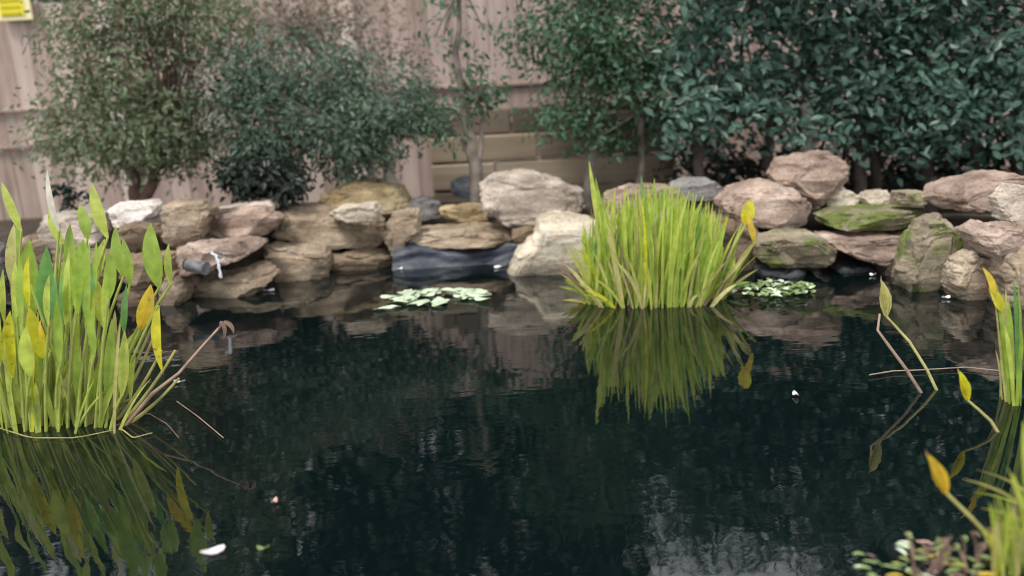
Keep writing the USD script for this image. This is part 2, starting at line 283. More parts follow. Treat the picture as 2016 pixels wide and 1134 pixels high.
# ------------------------------------------------------------------ fence with gravel boards, posts; sign
FY = 6.5
rng = random.Random(3)
fence = thing('garden_fence', 'tall weathered pinkish board fence behind the shrubs and the pond', 'fence')
x = -5.4
while x < 5.4:
    w = 0.152
    dy = rng.uniform(-0.007, 0.007)
    obj('board', box(x + 0.002, x + w + rng.uniform(-0.001, 0.001), FY + dy, FY + 0.022 + dy, -0.02 + rng.uniform(-.01, .01), 1.65 + rng.uniform(-0.008, 0.008), 0.004), M['fence'], fence)
    x += w
px0 = at_y(688, 60, FY)[0]
for k in range(-3, 4):
    cx = px0 + 1.83 * k
    if abs(cx) < 5.4:
        obj('post', box(cx - 0.05, cx + 0.05, FY - 0.075, FY - 0.012, -0.05, 1.69, 0.006), M['post'], fence)
        for z in (0.60, 0.88):
            obj('batten', box(cx + 0.055, cx + 1.775, FY - 0.032, FY - 0.0075, z - 0.014, z + 0.014, 0.004), M['fence'], fence)

a, b = at_y(-4, 42, FY - 0.06), at_y(52, -26, FY - 0.06)
sign = thing('yellow_sign', 'small yellow notice with pale border fixed to the fence', 'sign', loc=((a[0] + b[0]) / 2, FY - 0.045, a[2]))
W, Hh = (b[0] - a[0]) / 2, b[2] - a[2]
obj('border', box(-W, W, -0.014, 0.004, 0, Hh, 0.003), M['sign_cream'], sign)
obj('panel', box(-W + 0.03, W - 0.045, -0.020, -0.0145, 0.03, Hh - 0.03, 0.002), M['sign_yellow'], sign)
for zf in (0.16, 0.36, 0.56, 0.74):
    obj('text_line', box(-W + 0.045, W - 0.07, -0.0235, -0.0205, Hh * zf, Hh * zf + 0.022, 0.001), M['sign_dark'], sign)

# ------------------------------------------------------------------ low sleeper wall in front of the fence
SY = 5.2
sl = thing('sleeper_wall', 'low raised bed of stacked timber sleepers between the pond and the fence', 'retaining wall')
rows = [(212, 262, 'sleeper_dark'), (264, 314, 'sleeper'), (318, 369, 'sleeper'), (373, 430, 'sleeper')]
for i, (v0, v1, m) in enumerate(rows):
    z1, z0 = at_y(1008, v0, SY)[2], at_y(1008, v1, SY)[2]
    xs = [at_y(845 + (30 if i == 0 else 0), 300, SY)[0], at_y([1010, 1060, 975, 1100][i], 300, SY)[0], at_y(1330, 300, SY)[0]]
    for k in range(2):
        obj('sleeper', box(xs[k] + 0.004, xs[k + 1] - 0.004, SY + rng.uniform(-.006, .006), SY + 0.11, z0, z1, 0.010), M[m], sl)
for u in (858, 1250):
    cx = at_y(u, 300, SY)[0]
    obj('corner_post', box(cx - 0.045, cx + 0.045, SY + 0.115, SY + 0.2, 0.1, at_y(1008, 216, SY)[2], 0.008), M['sleeper_dark'], sl)
lx = at_y(845, 300, SY)[0]
for i, (v0, v1, m) in enumerate(rows):
    z1, z0 = at_y(1008, v0, SY)[2], at_y(1008, v1, SY)[2]
    obj('end_sleeper', box(lx + 0.006, lx + 0.10, SY + 0.205, FY - 0.09, z0, z1 - 0.004, 0.010), M['sleeper_dark'], sl)

# ------------------------------------------------------------------ foliage
def leaf_mesh(P, N, D, length, width, fold=0.3):
    """P leaf bases, N face normals, D growth directions (n x 3), length and width (n): folded six-sided leaves."""
    D = D / np.linalg.norm(D, axis=1, keepdims=True)
    S = np.cross(D, N); S /= np.linalg.norm(S, axis=1, keepdims=True) + 1e-9
    U = np.cross(S, D); l, w = length[:, None], width[:, None] / 2
    droop = -U * l * 0.12
    v = np.stack([P, P + D * l * .33 + S * w + U * w * fold, P + D * l * .70 + S * w * .8 + U * w * fold + droop * .4, P + D * l + droop,
                  P + D * l * .70 - S * w * .8 + U * w * fold + droop * .4, P + D * l * .33 - S * w + U * w * fold], 1)
    f = np.array([(0, 1, 2), (0, 2, 3), (0, 3, 4), (0, 4, 5)])
    return v.reshape(-1, 3), (f[None] + 6 * np.arange(len(P))[:, None, None]).reshape(-1, 3)
def foliage(rs, centers, spread, per, length, width, up=0.5, out=None):
    """Clumps of leaves round twig ends: leaves face outward from 'out' and upward."""
    n = len(centers) * per
    c = np.repeat(centers, per, 0)
    P = c + rs.normal(0, 1, (n, 3)) * np.asarray(spread)
    o = P - (out if out is not None else c)
    o = o / (np.linalg.norm(o, axis=1, keepdims=True) + 1e-9)
    N = o * 0.7 + np.array([0, 0, up]) + rs.normal(0, 0.45, (n, 3)); N /= np.linalg.norm(N, axis=1, keepdims=True)
    D = o * 0.5 + rs.normal(0, 0.7, (n, 3)) + np.array([0, 0, -0.15]); D -= N * (D * N).sum(1, keepdims=True) * 0.8
    s = rs.uniform(0.65, 1.25, n)
    return leaf_mesh(P, N, D, length * s, width * s)
def crown_points(rs, n, c, r, seed, lump=0.35, shell=0.55):
    """Twig ends in a lumpy ellipsoid, thinner at the core."""
    out = []
    while len(out) < n:
        d = rs.normal(0, 1, 3); d /= np.linalg.norm(d)
        lim = 1 + lump * 2 * (meshkit.fbm((d * 1.7 + 7.3)[None], 3, seed)[0] - 0.5)
        out.append(np.asarray(c) + d * np.asarray(r) * lim * (shell + (1 - shell) * rs.random() ** 0.6))
    return np.array(out)
def bough(base, ends, r0, r1, bend=0.15, rs=None):
    ps = []
    for e in ends:
        mid = (base + e) / 2 + np.array([rs.normal() * bend, rs.normal() * bend, 0]) * np.linalg.norm(e - base)
        ps.append(tube(bez(base, mid, e, 7), r0, r1, 5))
    return ps
def gnarled(path_px, Y, r, rs, jitter=0.008):
    pts = np.array([at_y(u, v + (30 if i == 0 else 0), Y) for i, (u, v) in enumerate(path_px)])
    t = np.linspace(0, 1, len(pts)); tt = np.linspace(0, 1, 14)
    p = np.stack([np.interp(tt, t, pts[:, k]) for k in range(3)], 1) + rs.normal(0, jitter, (14, 3))
    rad = np.interp(tt, np.linspace(0, 1, len(r)), r) * (1 + rs.normal(0, .06, 14))
    return tube(p, rad, sides=9)
def shrub(name, label, cat, Y, trunks, bark, crowns, leafmat, length, width, per, spread, seed, group=None, extra=None, lump=0.35):
    """trunks: pixel paths with radii; crowns: (u, v, ru, rv, depth, clumps)."""
    rs = np.random.RandomState(seed)
    foot = at_y(trunks[0][0][0][0], trunks[0][0][0][1], Y); foot[2] = 0.08
    t = thing(name, label, cat, group, loc=foot)
    tops = []
    for path, r in trunks:
        tops.append(at_y(*path[-1], Y))
        obj('trunk', shift(gnarled(path, Y, r, rs), foot), M[bark], t, smooth=50)
    pts, cs = [], []
    for (u, v, ru, rv, dep, n) in crowns:
        c = at_y(u, v, Y); sc = Y / F * 1.04
        pts.append(crown_points(rs, n, c, (ru * sc, dep, rv * sc), seed, lump)); cs.append(np.repeat(c[None], n * per, 0))
    allp = np.vstack(pts)
    tw = []
    for k, p in enumerate(allp[:: max(1, len(allp) // 46)]):
        b0 = tops[np.argmin([np.linalg.norm(q - p) for q in tops])]
        tw += bough(b0, [p], 0.010, 0.003, 0.12, rs)
    obj('branches', shift(join(tw), foot), M[bark], t, kind='stuff')
    v, f = foliage(rs, allp, spread, per, length, width, 0.5, np.vstack(cs))
    obj('crown', shift((v, f), foot), M[leafmat], t, kind='stuff')
    return t

shrub('shrub', 'broad olive green shrub on a forked reddish stem at the left of the fence', 'shrub', 4.75,
      [([(262, 420), (268, 360), (240, 300)], [0.045, 0.035, 0.02]), ([(275, 420), (300, 350), (330, 280)], [0.04, 0.03, 0.018])], 'bark_red',
      [(235, 255, 145, 78, .34, 150), (240, 110, 125, 115, .32, 120), (350, 255, 80, 65, .26, 60), (330, 40, 165, 60, .3, 90), (270, -120, 170, 120, .34, 90)], 'shrub_olive', 0.042, 0.016, 24, (0.085, 0.07, 0.065), 11, 'shrubs along the fence')
shrub('shrub', 'grey-green bushy shrub with a pale lichened trunk left of the sleepers', 'shrub', 4.65,
      [([(772, 430), (768, 330), (762, 200)], [0.05, 0.04, 0.028]), ([(690, 420), (685, 340), (660, 250)], [0.03, 0.026, 0.018])], 'bark_pale',
      [(535, 240, 95, 90, .3, 125), (665, 235, 110, 75, .3, 100), (765, 205, 90, 70, .28, 66), (580, 130, 130, 55, .3, 50), (460, 160, 70, 60, .25, 26), (700, 310, 60, 30, .2, 20)], 'shrub_teal', 0.042, 0.0165, 24, (0.08, 0.065, 0.06), 12, 'shrubs along the fence')
shrub('shrub', 'low dark bluish shrub in the gap behind the stones left of the golden boulder', 'shrub', 4.35,
      [([(520, 425), (524, 380), (530, 330)], [0.022, 0.018, 0.012])], 'bark_dark',
      [(505, 340, 70, 36, .18, 80), (560, 365, 50, 20, .15, 26)], 'dark_weed', 0.05, 0.024, 14, (0.04, 0.04, 0.03), 13, 'shrubs along the fence')
shrub('shrub', 'sparse twiggy shrub with dry pale leaves against the top of the fence', 'shrub', 5.5,
      [([(560, 430), (570, 200), (580, 60)], [0.03, 0.022, 0.012])], 'bark_pale',
      [(520, 50, 180, 70, .22, 120), (740, 150, 130, 100, .2, 80), (650, 20, 130, 60, .2, 60)], 'shrub_dry', 0.045, 0.018, 9, (0.08, 0.05, 0.06), 14, 'shrubs along the fence')
shrub('young_tree', 'young green tree with layered foliage behind the reed clump', 'tree', 4.75,
      [([(1160, 430), (1163, 300), (1168, 160), (1172, 20)], [0.032, 0.028, 0.022, 0.016]), ([(1266, 440), (1264, 330), (1258, 220)], [0.024, 0.022, 0.017])], 'bark',
      [(1110, 70, 120, 60, .3, 56), (1215, 60, 105, 85, .32, 84), (1190, 160, 120, 40, .26, 44), (1120, 228, 75, 26, .2, 22), (1180, 272, 45, 26, .16, 14), (1275, 180, 65, 85, .24, 44), (1180, -100, 190, 110, .36, 110)], 'shrub_green', 0.046, 0.018, 20, (0.08, 0.06, 0.045), 15)
shrub('shrub', 'thin grey leaning trunk with a few leaf tufts in front of the sleepers', 'shrub', 4.55,
      [([(942, 440), (940, 340), (922, 260), (908, 185), (900, 90), (905, -30)], [0.05, 0.036, 0.027, 0.021, 0.015, 0.010]), ([(938, 330), (950, 240), (946, 192)], [0.016, 0.012, 0.008]), ([(925, 275), (900, 262), (874, 252)], [0.014, 0.01, 0.007])], 'bark',
      [(945, 182, 46, 24, .14, 22), (868, 245, 44, 30, .14, 22), (905, 60, 60, 70, .14, 14)], 'shrub_green', 0.046, 0.018, 11, (0.06, 0.04, 0.035), 16, 'shrubs along the fence')

# ---- the tall dark hedge on the right
rs = np.random.RandomState(21)
HY = 4.4
foot = at_y(1640, 420, HY); foot[2] = 0.08
hedge = thing('laurel_hedge', 'tall dense dark green hedge behind the boulders on the right', 'hedge', loc=foot)
for u, r in ((1390, .03), (1505, .026), (1600, .04), (1690, .03), (1730, .028), (1830, .035), (1925, .03), (2010, .034)):
    lean = rs.uniform(-25, 25)
    obj('trunk', shift(gnarled([(u, 440), (u + lean * .5, 330), (u + lean, 200)], HY + rs.uniform(0.1, .35), [r * 1.15, r, r * .8], rs), foot), M['bark_pale' if u == 1600 else 'bark_dark'], hedge, smooth=50)
pts = []
while len(pts) < 1700:
    u = rs.uniform(1290, 2330); v = rs.uniform(-330, 330)
    low = 258 + 40 * (meshkit.fbm(np.array([[u * .008, 2.2, 0]]), 3, 4)[0] - .5) * 2 + 34 * np.clip((u - 1500) / 500, 0, 1)
    lft = 1318 + 70 * (meshkit.fbm(np.array([[v * .009, 5.1, 0]]), 3, 9)[0] - .5) * 2
    if v > low or u < lft: continue
    bulge = meshkit.fbm(np.array([[u * .0075, v * .0095, 1.0]]), 3, 6)[0] - .5
    depth = rs.random() ** 1.7 * 1.35
    p = at_y(u, v, HY - 0.38 * bulge * 2 + depth - 0.12)
    if p[2] > 2.1: continue
    pts.append(p)
pts = np.array(pts)
outc = np.repeat(pts + np.array([0, 0.5, -0.2]), 17, 0)
obj('crown', shift(foliage(rs, pts, (0.07, 0.05, 0.06), 17, 0.062, 0.029, 0.55, outc), foot), M['hedge'], hedge, kind='stuff')
tw = []
for p in pts[::22]:
    b0 = np.array([p[0] + rs.normal(0, .1), HY + 0.35, max(.35, p[2] - .5)])
    tw += bough(b0, [p], 0.012, 0.004, .1, rs)
obj('branches', shift(join(tw), foot), M['bark_dark'], hedge, kind='stuff')

# ---- tall trees beyond the fence (they show only as the dark reflection in the pond)
def far_tree(label, x, y, h, r, seed, n):
    rs = np.random.RandomState(seed)
    t = thing('evergreen_tree', label, 'tree', 'trees beyond the fence', (x, y, 0.15))
    obj('trunk', tube(np.array([[0, 0, 0], [.05, 0, h * .4], [0, .05, h * .93]]), 0.16, 0.03, 8), M['bark_dark'], t, smooth=50)
    pts = []
    for _ in range(n):
        z = 1.2 + (h - 1.2) * rs.random() ** 1.25
        th = rs.uniform(0, 2 * np.pi); k = (z - 1.2) / (h - 1.2)
        rr = r * (1 - 0.75 * k ** 1.6) * (0.8 + 0.5 * (meshkit.fbm(np.array([[math.cos(th) * 1.5, math.sin(th) * 1.5, z * 1.1]]), 3, seed)[0])) * rs.random() ** .45
        pts.append((rr * math.cos(th), rr * math.sin(th), z))
    pts = np.array(pts)
    obj('crown', foliage(rs, pts, (.13, .13, .11), 10, 0.15, 0.075, .5, np.repeat(pts * np.array([0, 0, 1]), 10, 0)), M['far_tree'], t, kind='stuff')
far_tree('tall dark evergreen beyond the left end of the fence', -6.4, 9.2, 8.5, 2.0, 31, 900)
far_tree('tall dark evergreen beyond the fence, mirrored beside the pickerel clump', -3.7, 9.0, 8.5, 1.9, 32, 1200)
far_tree('broad evergreen standing behind the gap of the two left evergreens', -2.3, 10.6, 9.5, 2.0, 38, 1200)
far_tree('slim dark evergreen beyond the fence behind the pale post', -1.4, 9.2, 8.0, 1.4, 33, 1100)
far_tree('slender evergreen beyond the fence behind the leaning trunk', 0.1, 9.3, 7.4, 0.95, 39, 1000)
far_tree('slender evergreen beyond the fence behind the young tree', 1.0, 9.0, 7.2, 0.8, 34, 850)
far_tree('short evergreen beyond the fence behind the left end of the hedge', 2.3, 8.6, 3.9, 1.2, 37, 750)
far_tree('dark evergreen beyond the fence behind the middle of the hedge', 4.9, 9.1, 8.0, 1.9, 35, 1200)
far_tree('tall dark evergreen beyond the right end of the hedge', 7.8, 9.2, 8.5, 2.2, 36, 900)

# ------------------------------------------------------------------ stones round the pond
SET = {0: 0.0, 1: 0.26, 2: 0.42, 3: 0.6}
def rock(name, label, poly, layer, mat, seed, depth=None, boxy=0.20, cuts=7, rough=1.0, group='stones stacked round the pond', dY=0.0):
    rs = np.random.RandomState(seed)
    poly = np.array(poly, float)
    pc = poly.mean(0); poly = pc + (poly - pc) * np.array([1.05, 1.07])
    cu = pc[0]
    base = at_z(cu, wl_v(cu))[1]
    if layer == 0 and poly[:, 1].max() > wl_v(cu) - 6: poly = np.where((poly[:, 1] > wl_v(cu) - 22)[:, None], poly + np.array([0, 26]), poly)
    u0, v0, u1, v1 = poly[:, 0].min(), poly[:, 1].min(), poly[:, 0].max(), poly[:, 1].max()
    w = (u1 - u0) / F * base * 1.05
    dp = depth or float(np.clip(w * 0.75, 0.16, 0.42))
    Yc = base + dp * 0.42 + SET[layer] + dY
    P = np.array([at_y(u, v, Yc)[[0, 2]] for u, v in poly])
    pg = Polygon(P).buffer(0); c = np.array([pg.centroid.x, pg.centroid.y])
    th = np.linspace(-np.pi, np.pi, 361); R = np.zeros(361)
    Q = np.vstack([P, P[:1]]) - c
    for i, t in enumerate(th):
        d = np.array([math.cos(t), math.sin(t)]); best = 0.01
        for a_, b_ in zip(Q[:-1], Q[1:]):
            e = b_ - a_; den = d[0] * e[1] - d[1] * e[0]
            if abs(den) < 1e-12: continue
            s = (a_[0] * e[1] - a_[1] * e[0]) / den; k = (a_[0] * d[1] - a_[1] * d[0]) / den
            if s > 0 and -1e-6 <= k <= 1 + 1e-6: best = max(best, s)
        R[i] = best
    ker = np.exp(-0.5 * (np.arange(-12, 13) / 1.4) ** 2); ker /= ker.sum()
    R = np.convolve(np.concatenate([R[-13:-1], R[:-1], R[:13]]), ker, 'valid')[:361]
    ico = trimesh.creation.icosphere(subdivisions=5)
    d = np.array(ico.vertices)
    t = np.arctan2(d[:, 2], d[:, 0]); rho = np.hypot(d[:, 0], d[:, 2])
    rr = np.interp(t, th, R) * rho ** boxy
    V = np.stack([rr * np.cos(t), np.sign(d[:, 1]) * np.abs(d[:, 1]) ** 0.6 * dp / 2, rr * np.sin(t)], 1)
    hgt = V[:, 2].max() - V[:, 2].min()
    lay = np.floor((V[:, 2] - V[:, 2].min()) / hgt * rs.uniform(3, 5.5) + 0.5 * meshkit.noise(V * 5 + seed, seed) + rs.random())
    V[:, :2] *= (1 + 0.09 * (meshkit.noise(np.stack([lay * 7.7, 0 * lay, 0 * lay], 1), seed + 9) - 0.5))[:, None]      # bedding ledges
    for k in range(cuts):                                         # chipped faces
        n = rs.normal(0, 1, 3) * np.array([0.75, 0.8, 0.75]) + np.array([0, -0.8, 0.3]); n /= np.linalg.norm(n)
        s = V @ n; lim = s.max() * rs.uniform(0.72, 0.94)
        V = V - np.outer(np.maximum(s - lim, 0) * 0.97, n)
    size = math.sqrt(w * max((v1 - v0) / F * base, .05))
    nrm = trimesh.Trimesh(V, ico.faces, process=False).vertex_normals
    off = seed * 3.17
    f1 = meshkit.fbm(V / size * 2.6 + off, 3, seed) - .5
    f2 = meshkit.fbm(V / size * np.array([2.0, 2.0, 10.0]) + off, 3, seed + 1) - .5
    f3 = meshkit.fbm(V / size * 11 + off, 4, seed + 2) - .5
    ridge = np.abs(meshkit.noise(V / size * np.array([3.0, 3.0, 5.0]) + off, seed + 5) - .5)
    V = V + nrm * (size * rough * (0.12 * f1 + 0.09 * f2 + 0.065 * f3 - 0.035 * np.maximum(0, .07 - ridge) / .07))[:, None]
    V = V + np.array([c[0], Yc, c[1]])
    for _ in range(4):                                            # settle to the stone's measured width and height
        pu, pv = project(V)
        sx, sz = (u1 - u0) / (pu.max() - pu.min()), (v1 - v0) / (pv.max() - pv.min())
        cc = V.mean(0)
        V[:, 0] = cc[0] + (V[:, 0] - cc[0]) * sx; V[:, 2] = cc[2] + (V[:, 2] - cc[2]) * np.clip(sz, .6, 1.4)
        pu, pv = project(V)
        V[:, 0] += ((u0 + u1) / 2 - (pu.max() + pu.min()) / 2) / F * Yc * 1.05
        V[:, 2] -= ((v0 + v1) / 2 - (pv.max() + pv.min()) / 2) / F * Yc * 1.05
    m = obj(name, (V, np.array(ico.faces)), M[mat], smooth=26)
    tag(m, label, 'stone', group)
    return m

STONES = [
 # left part, upper courses first (far to near)
 ('grey block at the far left edge beside the pickerel clump', [(-70, 476), (22, 480), (30, 540), (22, 585), (-70, 585)], 0, 'grey'),
 ('grey-brown stone half hidden behind the left leaves of the pickerel clump', [(18, 478), (60, 464), (112, 480), (116, 560), (100, 600), (28, 600)], 0, 'tan'),
 ('pale pinkish stone on top behind the pickerel leaves', [(72, 428), (110, 415), (212, 416), (228, 455), (210, 500), (80, 505)], 1, 'pale'),
 ('brown block low down behind the middle of the pickerel clump', [(104, 495), (232, 492), (245, 560), (238, 602), (104, 602)], 0, 'brown'),
 ('white flat stone at the top of the left wall', [(214, 404), (250, 398), (308, 393), (324, 405), (321, 434), (300, 440), (238, 447), (224, 430)], 2, 'white'),
 ('brown slab directly under the white flat stone', [(228, 449), (325, 437), (352, 470), (340, 497), (230, 500)], 1, 'brown'),
 ('grey-tan stone next to the white one on the top course', [(318, 400), (350, 390), (400, 391), (428, 408), (415, 435), (400, 466), (350, 490), (322, 478)], 1, 'tan'),
 ('thin grey-pink slab behind the rosy stone on the top of the left wall', [(425, 412), (480, 396), (546, 389), (553, 408), (500, 424), (440, 424)], 2, 'pale'),
 ('rosy stone in the middle of the left wall top', [(392, 440), (430, 420), (470, 406), (535, 406), (556, 430), (545, 455), (510, 471), (430, 474), (395, 462)], 1, 'pink'),
 ('wide grey-brown slab leaning below the cream flake', [(540, 412), (600, 402), (655, 400), (720, 440), (757, 470), (742, 491), (632, 491), (600, 472), (560, 452), (545, 432)], 1, 'tan'),
 ('flat rosy ledge stone above the pipe outlet', [(343, 502), (390, 480), (460, 478), (522, 466), (524, 488), (500, 507), (440, 532), (380, 542), (354, 526)], 0, 'pink'),
 ('brown block behind the broad green leaf of the pickerel clump', [(234, 498), (340, 494), (366, 530), (346, 562), (238, 568)], 0, 'brown'),
 ('low dark stone at the waterline behind the orange pickerel leaf', [(232, 560), (320, 558), (345, 585), (335, 604), (236, 604)], 0, 'brown'),
 ('small tilted stone left of the pink-tipped slab at the waterline', [(312, 565), (348, 530), (376, 545), (382, 575), (352, 600), (318, 602)], 0, 'tan'),
 ('long tilted slab with a pink end at the waterline', [(377, 577), (396, 548), (440, 542), (500, 520), (537, 514), (549, 535), (520, 556), (470, 580), (440, 592), (390, 592)], 0, 'tan'),
 ('rounded beige stone overhanging the water left of the liner', [(518, 486), (545, 477), (640, 486), (655, 500), (652, 530), (636, 546), (580, 549), (545, 530)], 0, 'tan'),
 ('dark brown stone at the waterline left of the black liner', [(645, 490), (720, 486), (768, 492), (784, 535), (772, 553), (700, 557), (640, 552)], 0, 'brown'),
 ('golden boulder on top of the wall left of the liner', [(630, 402), (662, 367), (700, 352), (750, 351), (790, 369), (810, 395), (808, 416), (770, 424), (740, 415), (690, 410), (650, 412)], 2, 'gold'),
 ('cream flake of stone lying under the golden boulder', [(649, 421), (680, 401), (730, 397), (751, 410), (732, 428), (722, 441), (690, 438), (655, 430)], 0, 'cream'),
 ('small tan stone right of the cream flake', [(700, 442), (742, 418), (758, 440), (752, 476), (722, 484)], 1, 'tan'),
 ('upright tan stone at the left end of the lintel stone', [(757, 445), (775, 425), (815, 411), (830, 430), (824, 455), (797, 480), (792, 512), (772, 503), (757, 472)], 0, 'tan'),
 ('grey rounded stone between the golden boulder and the lintel', [(800, 397), (830, 385), (865, 400), (874, 425), (840, 436), (805, 430)], 2, 'grey'),
 ('thin yellow slab above the lintel stone', [(866, 408), (910, 400), (955, 402), (960, 432), (900, 436), (870, 428)], 1, 'gold'),
 ('long lintel stone bridging the black liner', [(784, 472), (805, 453), (860, 448), (900, 443), (935, 436), (960, 441), (1006, 450), (1014, 470), (1000, 484), (930, 487), (800, 489)], 0, 'tan'),
 ('large pale boulder behind the lintel stone', [(948, 358), (975, 341), (1020, 335), (1080, 340), (1112, 348), (1142, 365), (1148, 400), (1132, 424), (1085, 424), (1062, 447), (990, 446), (953, 442)], 1, 'pale'),
 ('small brown stone wedged under the large pale boulder', [(1008, 452), (1040, 446), (1066, 452), (1064, 474), (1030, 480), (1012, 474)], 0, 'brown'),
 ('large cream wedge-shaped stone sloping to the water left of the reeds', [(996, 524), (1030, 490), (1062, 460), (1066, 430), (1100, 419), (1160, 424), (1205, 440), (1205, 548), (1150, 545), (1080, 540), (1025, 531)], 0, 'cream'),
 ('grey stone hidden behind the left half of the reeds', [(1190, 440), (1300, 430), (1330, 470), (1330, 565), (1190, 570)], 0, 'tan'),
 ('pinkish stone showing over the reeds at the back', [(1185, 380), (1240, 362), (1330, 364), (1350, 400), (1290, 436), (1190, 436)], 1, 'pink'),
 ('brown stone hidden behind the right half of the reeds', [(1320, 440), (1420, 425), (1490, 440), (1500, 520), (1480, 568), (1320, 568)], 0, 'brown'),
 ('flat grey stone right above the reeds', [(1318, 362), (1350, 349), (1390, 351), (1430, 370), (1424, 386), (1380, 400), (1328, 394)], 2, 'grey'),
 ('sandy stone under the round pink boulder', [(1403, 402), (1430, 366), (1475, 353), (1515, 358), (1548, 378), (1588, 405), (1594, 436), (1560, 448), (1500, 453), (1430, 436)], 1, 'pink'),
 ('round pink boulder, the tallest stone on the right', [(1511, 345), (1530, 315), (1580, 302), (1630, 298), (1669, 314), (1667, 360), (1642, 386), (1597, 406), (1568, 396), (1535, 372)], 2, 'pink'),
 ('green mossy slab below three small pale stones', [(1602, 422), (1630, 402), (1750, 398), (1812, 398), (1818, 425), (1750, 442), (1680, 455), (1610, 446)], 1, 'mossy'),
 ('small pale stone with a knob on the left of the mossy slab', [(1616, 396), (1635, 372), (1660, 368), (1686, 382), (1690, 402), (1650, 410), (1618, 408)], 2, 'cream'),
 ('small cream block on the middle of the mossy slab', [(1688, 390), (1712, 375), (1756, 373), (1758, 400), (1720, 406), (1692, 404)], 2, 'cream'),
 ('squarish greenish block on the right of the mossy slab', [(1752, 376), (1824, 374), (1828, 400), (1800, 408), (1756, 406)], 2, 'halfmoss'),
 ('large angular brown-pink boulder at the top right', [(1812, 402), (1850, 370), (1920, 348), (1975, 337), (2032, 350), (2015, 385), (1957, 412), (1890, 420), (1840, 415)], 2, 'pink'),
 ('pale stone on the right edge below the angular boulder', [(1948, 388), (1990, 362), (2050, 364), (2050, 442), (1962, 432)], 1, 'pale'),
 ('dark mossy stone right of the reeds', [(1486, 474), (1540, 452), (1600, 454), (1645, 492), (1622, 514), (1560, 526), (1488, 522)], 0, 'halfmoss'),
 ('pink triangular slab under the mossy slab', [(1606, 456), (1690, 460), (1772, 450), (1784, 470), (1762, 497), (1712, 522), (1670, 507), (1630, 487)], 0, 'pink'),
 ('big upright olive mossy boulder reaching the water', [(1753, 525), (1775, 480), (1810, 440), (1850, 423), (1887, 428), (1893, 470), (1872, 530), (1847, 562), (1792, 578), (1756, 572)], 0, 'halfmoss'),
 ('pale rosy wedge above the grey corner stone on the right', [(1883, 452), (1920, 434), (2012, 436), (2032, 470), (1990, 492), (1950, 517), (1930, 507), (1905, 487)], 0, 'pink'),
 ('grey-brown stone at the waterline right of the mossy boulder', [(1853, 562), (1870, 510), (1905, 493), (1942, 520), (1963, 560), (1953, 592), (1880, 592)], 0, 'tan'),
 ('large tan boulder cut by the right edge of the view', [(1943, 542), (1960, 500), (2000, 452), (2070, 438), (2075, 620), (1990, 614), (1950, 594)], 0, 'tan'),
 ('low blue-grey slab at the waterline beneath the pink triangular slab', [(1588, 532), (1640, 511), (1720, 514), (1758, 535), (1742, 557), (1620, 564)], 0, 'slate'),
 ('low wet dark stone at the waterline right of the reeds', [(1484, 520), (1560, 514), (1615, 530), (1610, 560), (1488, 564)], 0, 'slate'),
 ('dark bluish stone at the foot of the leaning trunk', [(888, 360), (915, 346), (950, 350), (962, 380), (930, 392), (895, 384)], 3, 'slate'),
]
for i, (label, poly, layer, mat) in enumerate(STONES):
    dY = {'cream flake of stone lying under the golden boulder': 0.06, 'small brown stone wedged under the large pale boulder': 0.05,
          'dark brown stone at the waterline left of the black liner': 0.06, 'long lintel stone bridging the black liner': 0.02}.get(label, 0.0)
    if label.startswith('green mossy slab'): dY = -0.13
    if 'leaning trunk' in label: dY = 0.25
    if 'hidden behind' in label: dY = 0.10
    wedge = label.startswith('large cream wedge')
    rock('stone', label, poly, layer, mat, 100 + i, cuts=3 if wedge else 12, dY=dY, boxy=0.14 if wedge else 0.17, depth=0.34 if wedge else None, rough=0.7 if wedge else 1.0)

# ---- black rubber liner folding down under the lintel stone
Yl = at_z(900, 526)[1] + 0.01
nu, nv = 90, 34
lv = []
for j in range(nv):
    t = j / (nv - 1)
    for i in range(nu):
        s = i / (nu - 1)
        u = 772 + s * (1030 - 772)
        top, bot = at_y(u, 478, Yl + 0.07), at_y(u, 545, Yl - 0.02)
        p = top * (1 - t) + bot * t
        fold = 0.005 * math.sin(s * 17 + 2.5 * math.sin(t * 3)) + 0.008 * math.sin(t * 12 + s * 3 + 1.5 * math.sin(s * 8)) + 0.014 * (meshkit.fbm(np.array([[s * 12 + t * 2, t * 7, 4.4]]), 4, 8)[0] - .5) + 0.02 * (meshkit.noise(np.array([[s * 9, t * 4, 1.3]]), 3)[0] - .5)
        lv.append(p + np.array([0, fold, 0]))
lf = [(j * nu + i, j * nu + i + 1, (j + 1) * nu + i + 1, (j + 1) * nu + i) for j in range(nv - 1) for i in range(nu - 1)]
tag(obj('pond_liner', (np.array(lv), np.array(lf)), M['liner'], smooth=True), 'folded blue-black rubber liner under the long lintel stone', 'pond liner')

# ---- pipe outlet with a trickle of water
Yp = at_z(400, wl_v(400))[1] - 0.015
pc0, pc1 = at_y(370, 521, Yp + 0.03), at_y(402, 528, Yp + 0.0)
pt = thing('pipe_outlet', 'short grey pipe end poking out below the flat rosy ledge stone', 'pipe', loc=pc0)
obj('pipe', shift(tube(np.array([pc0, (pc0 + pc1) / 2, pc1]), 0.027, 0.027, 16), pc0), M['pipe'], pt, smooth=50)
obj('rim', shift(tube(np.array([pc1, pc1 + (pc1 - pc0) * .12]), 0.030, 0.030, 16), pc0), M['pipe'], pt, smooth=50)
obj('opening', shift(tube(np.array([pc0 - (pc1 - pc0) * .12, pc0]), 0.026, 0.026, 16), pc0), M['pipe_black'], pt, smooth=50)
tr = [at_y(u, v, Yp - 0.035 - 0.02 * k) for k, (u, v) in enumerate([(416, 500), (425, 501), (429, 512), (431, 528), (434, 548)])]
tt = np.linspace(0, 1, 16); trp = np.stack([np.interp(tt, np.linspace(0, 1, 5), np.array(tr)[:, k]) for k in range(3)], 1)
